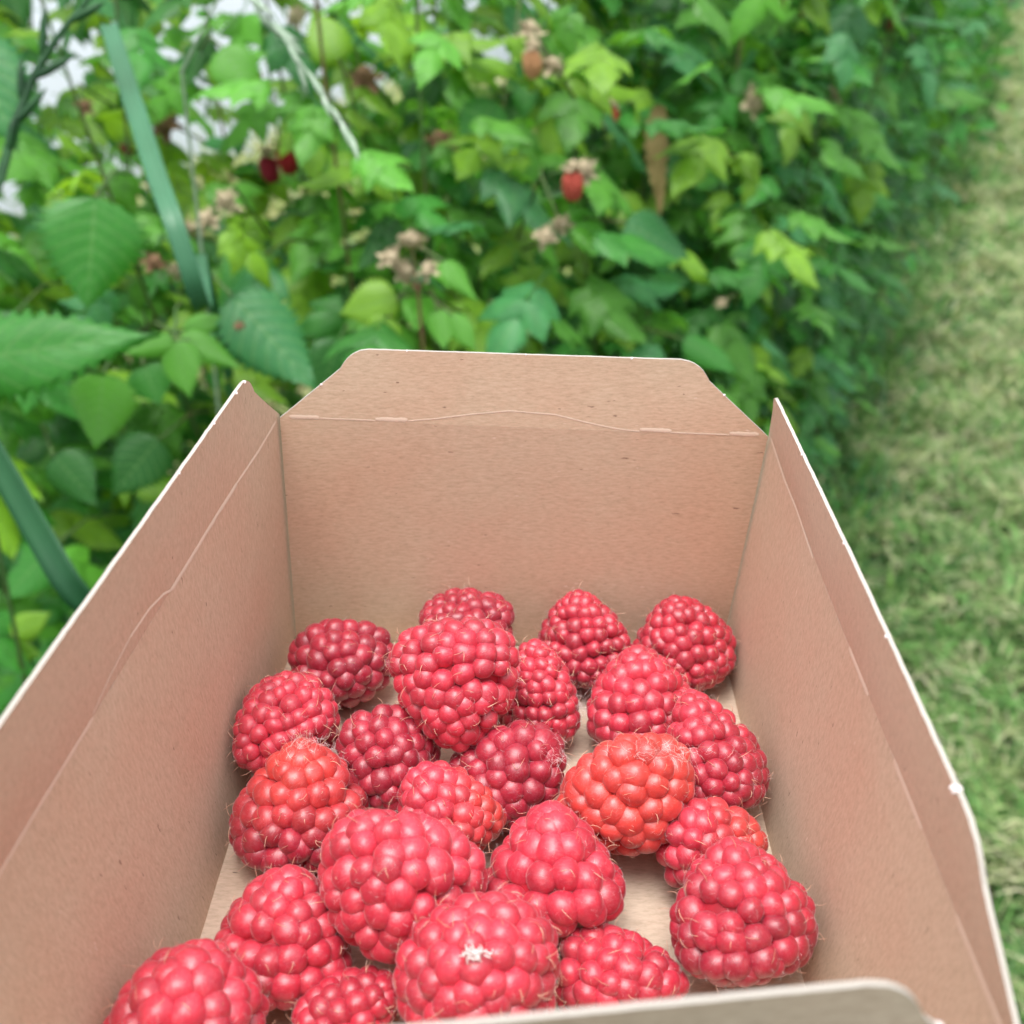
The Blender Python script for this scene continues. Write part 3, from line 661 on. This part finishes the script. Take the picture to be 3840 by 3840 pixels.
def calyx_mesh(mat, seed):
    rr = random.Random(seed); V, F = [], []
    for k in range(7):
        a = 2 * math.pi * k / 7 + rr.uniform(-.3, .3); lift = rr.uniform(-.7, .7); d = Vector((math.cos(a), math.sin(a), 0)); s = Vector((-d.y, d.x, 0)); b = len(V)
        for j in range(5):
            t = j / 4; w = .30 * math.sin(math.pi * (.25 + .72 * t)); q = d * (1.15 * t * math.cos(lift * t)) + Vector((0, 0, 1.1 * t * math.sin(lift) + .12 * math.sin(6 * t)))
            V += [q + s * w, q + Vector((0, 0, .10)), q - s * w]
        for j in range(4):
            for c in (0, 1): F.append((b + 3 * j + c, b + 3 * j + c + 1, b + 3 * j + c + 4, b + 3 * j + c + 3))
    for i in range(60):   # dried stamens over a small cone
        a = rr.uniform(0, 6.28); z = rr.uniform(-.2, .5); p = Vector((math.cos(a) * .4, math.sin(a) * .4, z)); fibres(V, F, p, Vector((math.cos(a), math.sin(a), rr.uniform(-.2, 1))).normalized(), rr.uniform(.3, .6), .045, rr, .6)
    tube([(0, 0, -.3), (0, 0, .1), (0, 0, .5), (0, 0, .75)], [.4, .55, .42, .1], 8, V, F)
    return mesh('calyx', V, F, mat)
CM = {'dry': [calyx_mesh(M_DRY, i) for i in range(4)], 'brown': [calyx_mesh(M_BROWN, 9), calyx_mesh(M_BROWN, 10)]}
for i, (p, k, r) in enumerate(CLUSTER):
    p = Vector(p); pl = nearest_plant(p); rr = random.Random(i)
    if k in FM:
        f = obj('fruit', FM[k], pl, p - pl.location); f.scale = (r * .76, r * .76, r * .86); f.rotation_euler = (rr.uniform(-.4, .4), rr.uniform(-.4, .4), rr.uniform(0, 6))
        c = obj('calyx', CM['dry'][i % 4], pl, p + Vector((0, 0, r * 1.15)) - pl.location); c.scale = [r * .75] * 3; c.rotation_euler.z = i
        top = p + Vector((0, 0, r * 1.2))
    else:
        c = obj('calyx', CM[k][i % len(CM[k])], pl, p - pl.location); c.scale = [r * 1.35] * 3; c.rotation_euler = (rr.uniform(-.9, .9), rr.uniform(-.9, .9), rr.uniform(0, 6)); top = p + Vector((0, 0, -r * .3))
    if i < 4: pts = [top, Vector((-.060, .628, .965)), Vector((-.058, .625, .915)), Vector((-.066, .64, .80))]
    else: pts = [top, top + Vector((rr.uniform(-.02, .02), .02, rr.uniform(-.01, .03))), top + Vector((rr.uniform(-.03, .03), .07, -.03))]
    sv, sf = tube([q - pl.location for q in pts], [.0009, .0011, .0013, .0015][:len(pts)], 5); obj('stalk', mesh('stalk', sv, sf, M_CANE if i < 4 else M_STALK), pl)
# withered leaf hanging in the row
V, F, UV = [], [], []
leaflet(V, F, UV, (0, 0, 0), (.05, -.1, -1), (0, -1, 0), .085, .019, -.3, 77, 10, 9)
pl = nearest_plant((.11, .8, 0)); o = obj('leaf', mesh('leaf', V, F, M_DEAD, True, None, UV), pl, Vector((.108, .80, 1.045)) - pl.location); o['label'] = 'withered brown hanging leaf'

# ------------------------------------------------------------------ tall grass leaning through the row
def blade(name, pts, widths, side, mat, label, cat):
    pts = [Vector(p) for p in pts]; P = []
    for a, b, c, d in zip([pts[0]] + pts, pts, pts[1:], pts[2:] + [pts[-1]]):
        for k in range(6):
            t = k / 6; P.append(.5 * ((2 * b) + (c - a) * t + (2 * a - 5 * b + 4 * c - d) * t * t + (3 * b - a - 3 * c + d) * t ** 3))
    P.append(pts[-1]); n = len(P); V = []; F = []; b0 = Vector(pts[-1])
    for i, q in enumerate(P):
        f = i / (n - 1) * (len(widths) - 1); k = min(int(f), len(widths) - 2); w = widths[k] + (widths[k + 1] - widths[k]) * (f - k)
        d = (P[min(i + 1, n - 1)] - P[max(i - 1, 0)]).normalized(); s = (Vector(side) - d * d.dot(Vector(side))).normalized(); u = d.cross(s)
        for x in (-1, -.5, 0, .5, 1): V.append(q + s * (x * w * .5) + u * (abs(x) * w * .16) - b0)
        for x in (1, .5, 0, -.5, -1): V.append(q + s * (x * w * .5) + u * (abs(x) * w * .16 + .00025) - b0)
    for i in range(n - 1):
        for k in range(10): F.append((i * 10 + k, i * 10 + (k + 1) % 10, (i + 1) * 10 + (k + 1) % 10, (i + 1) * 10 + k))
    F += [tuple(range(9, -1, -1)), tuple((n - 1) * 10 + k for k in range(10))]
    return tag(obj(name, mesh(name, V, F, mat), None, b0), label, cat)
blade('tall_grass', [(-.220, .615, 1.121), (-.206, .582, 1.107), (-.187, .539, 1.087), (-.169, .498, 1.069), (-.155, .470, 1.052), (-.151, .476, 1.013), (-.185, .60, .985), (-.20, .68, .7), (-.20, .70, 0)],
      [.0092, .0098, .010, .0095, .0088, .0075, .006, .005], (1, .25, .1), M_BLADE, 'broad blue-green grass blade with a cut-off end rising through the leaves at top left', 'grass')
blade('tall_grass', [(-.2184, .3729, 1.0034), (-.2053, .3606, .9842), (-.1923, .3483, .9651), (-.1771, .3354, .945), (-.163, .3425, .9149), (-.15, .37, .8), (-.15, .40, .4), (-.15, .42, 0)],
      [.0105, .012, .0125, .0125, .012, .011, .01, .008], (.9, .1, .45), M_BLADED, 'broad dark grass blade behind the left wall of the punnet', 'grass')
gs = tag(empty('grass_stalk', (-.44, .42, 0)), 'dark green grass flower stalk with side spikelets at the top left edge', 'grass stalk'); G0 = gs.location
SP = [(-.44, .42, 0), (-.38, .45, .7), (-.2574, .497, 1.0486), (-.2496, .5081, 1.066), (-.2424, .5228, 1.0888), (-.2341, .5347, 1.1073), (-.2264, .5419, 1.1186), (-.216, .5497, 1.1308), (-.2044, .557, 1.1421), (-.188, .563, 1.155)]
sv, sf = tube([Vector(p) - G0 for p in SP], [.003, .0028, .0026, .0025, .0023, .002, .0017, .0014, .0011, .0008], 6); obj('stem', mesh('stem', sv, sf, M_STEMD), gs)
for b, t in (((-.2424, .5228, 1.0888), (-.226, .530, 1.104)), ((-.239, .528, 1.097), (-.2375, .536, 1.117)), ((-.2341, .5347, 1.1073), (-.214, .541, 1.117)), ((-.229, .540, 1.115), (-.226, .548, 1.137)), ((-.216, .5497, 1.1308), (-.198, .553, 1.139)), ((-.246, .515, 1.076), (-.240, .520, 1.094))):
    b, t = Vector(b), Vector(t); sv, sf = tube([b - G0, b.lerp(t, .3) - G0, b.lerp(t, .7) - G0, t - G0], [.0009, .0023, .002, .0004], 6); obj('spikelet', mesh('spikelet', sv, sf, M_STEMD), gs)
gh = tag(empty('grass_seed_head', (-.24, .70, 0)), 'pale whitish grass seed head drooping among the leaves left of centre', 'grass seed head'); G0 = gh.location
HP = [(-.24, .70, 0), (-.22, .66, .7), (-.18, .60, 1.10), (-.1359, .564, 1.153), (-.1256, .5542, 1.1378), (-.1127, .5465, 1.1258), (-.0972, .5347, 1.1073), (-.0791, .5204, 1.0851)]
sv, sf = tube([Vector(p) - G0 for p in HP], [.0016, .0014, .001, .0008, .0007, .0006, .0005, .0004], 5); obj('stem', mesh('stem', sv, sf, M_SEED), gh)
rr = random.Random(3)
for k in range(17):
    t = k / 16; f = t * 3.999; i = 3 + int(f) if f < 4 else 6; a, b = Vector(HP[i]), Vector(HP[i + 1]); q = a.lerp(b, f - int(f)); d = (b - a).normalized()
    e = (d + Vector((rr.uniform(-.35, .35), rr.uniform(-.3, .3), rr.uniform(-.3, .3)))).normalized(); L = rr.uniform(.011, .018); V, F = [], []
    tube([q - G0, q + e * L * .35 - G0, q + e * L * .75 - G0, q + e * L - G0], [.0005, .0015, .0012, .0003], 6, V, F)
    for _ in range(3): fibres(V, F, q + e * L * .7 - G0, (e + Vector((rr.uniform(-.3, .3),) * 3)).normalized(), rr.uniform(.006, .01), .00012, rr, .2)
    obj('spikelet', mesh('spikelet', V, F, M_SEED), gh)

# ------------------------------------------------------------------ grass
def grass(name, label, n, place, length, width, lay, palette, seed, tuft=9):
    rr = random.Random(seed); V, F, Cc = [], [], []; made = 0; tries = 0
    while made < n and tries < n * 4:
        tries += 1; c0 = place(rr)
        if c0 is None or not in_view(c0, .60): continue
        d = view(c0)[2]; k = 1 + max(0, d - 1.4) * .30; a0 = rr.uniform(0, 6.28); cp = palette(rr, c0)
        for _ in range(tuft):
            made += 1; p = c0 + Vector((rr.gauss(0, .016), rr.gauss(0, .016), rr.uniform(-.004, .012))) * min(k, 2)
            L = rr.uniform(*length) * min(k, 2.2); w = rr.uniform(*width) * min(k, 3); a = a0 + rr.gauss(0, .8); el = rr.uniform(*lay)
            h = Vector((math.cos(a), math.sin(a), 0)); s = Vector((-h.y, h.x, 0)); b = len(V); el2 = el - rr.uniform(.2, 1.0)
            q = p + h * (L * .5 * math.cos(el)) + Vector((0, 0, L * .5 * math.sin(el))); e = q + h * (L * .5 * math.cos(el2)) + Vector((0, 0, max(-q.z + .003, L * .5 * math.sin(el2))))
            s = (s + Vector((0, 0, rr.uniform(-.5, .5)))).normalized()
            V += [p - s * w * .4, p + s * w * .4, q - s * w * .5, q + s * w * .5, e]
            F += [(b, b + 1, b + 3, b + 2), (b + 2, b + 3, b + 4)]
            f = rr.uniform(.75, 1.2); Cc += [tuple(x * f for x in cp)] * 5
    o = obj(name, mesh(name, V, F, M_GRASS, True, None, None, Cc), kind='stuff'); tag(o, label, 'grass'); return o
GP = [(.40, .44, .23), (.29, .39, .15), (.50, .49, .32), (.11, .25, .055), (.05, .14, .03), (.15, .33, .085)]
def pal_path(rr, p):
    f = noise.noise(p * 2.2) * .6 + noise.noise(p * 9) * .4 + max(-.35, min(.45, .4 * (p.y - 1.75)))
    i = rr.choices(range(6), [3 + 5 * max(0, f), 3, 1.6 + 5 * max(0, f), 2.5 - 2 * min(0, f) * 2, 1.6 - 8 * min(0, f), 3])[0]; k = rr.uniform(.75, 1.15)
    return tuple(x * k for x in GP[i])
def on_path(rr):
    s = .2 + rr.random() ** 1.35 * 10.5; w = rr.uniform(-2.6, .10); p = row(s, w)
    g = noise.noise(p * 5) + .6 * noise.noise(p * 13)
    if g < -.22 and rr.random() < .85: return None
    return p + Vector((0, 0, max(0, .02 + .035 * g)))
grass('grass', 'mown pale green and straw coloured grass on the path at right', 165000, on_path, (.025, .09), (.0020, .0044), (-.05, .8), pal_path, 11)
def foot(rr):
    s = .5 + rr.random() ** 1.2 * 7; return row(s, rr.gauss(-.04, .09))
grass('grass', 'longer green grass fringing the foot of the raspberry row', 14000, foot, (.04, .11), (.003, .007), (.7, 1.5), lambda rr, p: tuple(x * rr.uniform(.7, 1.1) for x in rr.choice([(.07, .22, .05), (.10, .27, .06), (.16, .30, .08), (.05, .16, .05)])), 12)
def behind(rr):
    return row(rr.uniform(.2, 6), rr.uniform(.7, 2.85))
grass('grass', 'pale grass glimpsed beyond the raspberry row at left', 16000, behind, (.06, .15), (.004, .008), (.3, 1.2), lambda rr, p: tuple(x * rr.uniform(.8, 1.1) for x in rr.choice([(.36, .42, .16), (.28, .36, .12), (.42, .42, .22)])), 13)

# ------------------------------------------------------------------ assumed sheet tunnel behind the pale gaps, arch sloped to look brighter
m, nt, p = material('tunnel_film'); p.inputs['Base Color'].default_value = (.84, .90, .97, 1); p.inputs['Roughness'].default_value = .45
translucent(nt, p, mixc(nt, 0, (.88, .93, .99), (.88, .93, .99)), .45)
tun = tag(empty('assumed_film_tunnel', row(3, 5.6)), 'assumed pale bluish-white sheeting glimpsed through the leaves at top left', 'tunnel'); T0 = tun.location
V, F = [], []; n = 24; RT = 2.75
for sgm in range(25):
    s = -6 + 24 * sgm / 24
    for k in range(n + 1):
        a = math.pi * k / n; V.append(row(s, 5.6 - RT * math.cos(a), max(0, .75 * RT * abs(math.sin(a)) ** 1.35)) - T0)
for i in range(24):
    for k in range(n): b = i * (n + 1) + k; F.append((b, b + 1, b + n + 2, b + n + 1))
obj('film', mesh('film', V, F, m), tun)
M_HOOP = plain('galvanised_hoop', (.5, .5, .5), .4)
for i in range(9):
    s = -6 + 3 * i; pts = [row(s, 5.6 - (RT - .03) * math.cos(math.pi * k / n), max(0, .75 * RT * abs(math.sin(math.pi * k / n)) ** 1.35 - .03)) - T0 for k in range(n + 1)]
    hv, hf = tube(pts, .02, 6); obj('hoop', mesh('hoop', hv, hf, M_HOOP), tun)
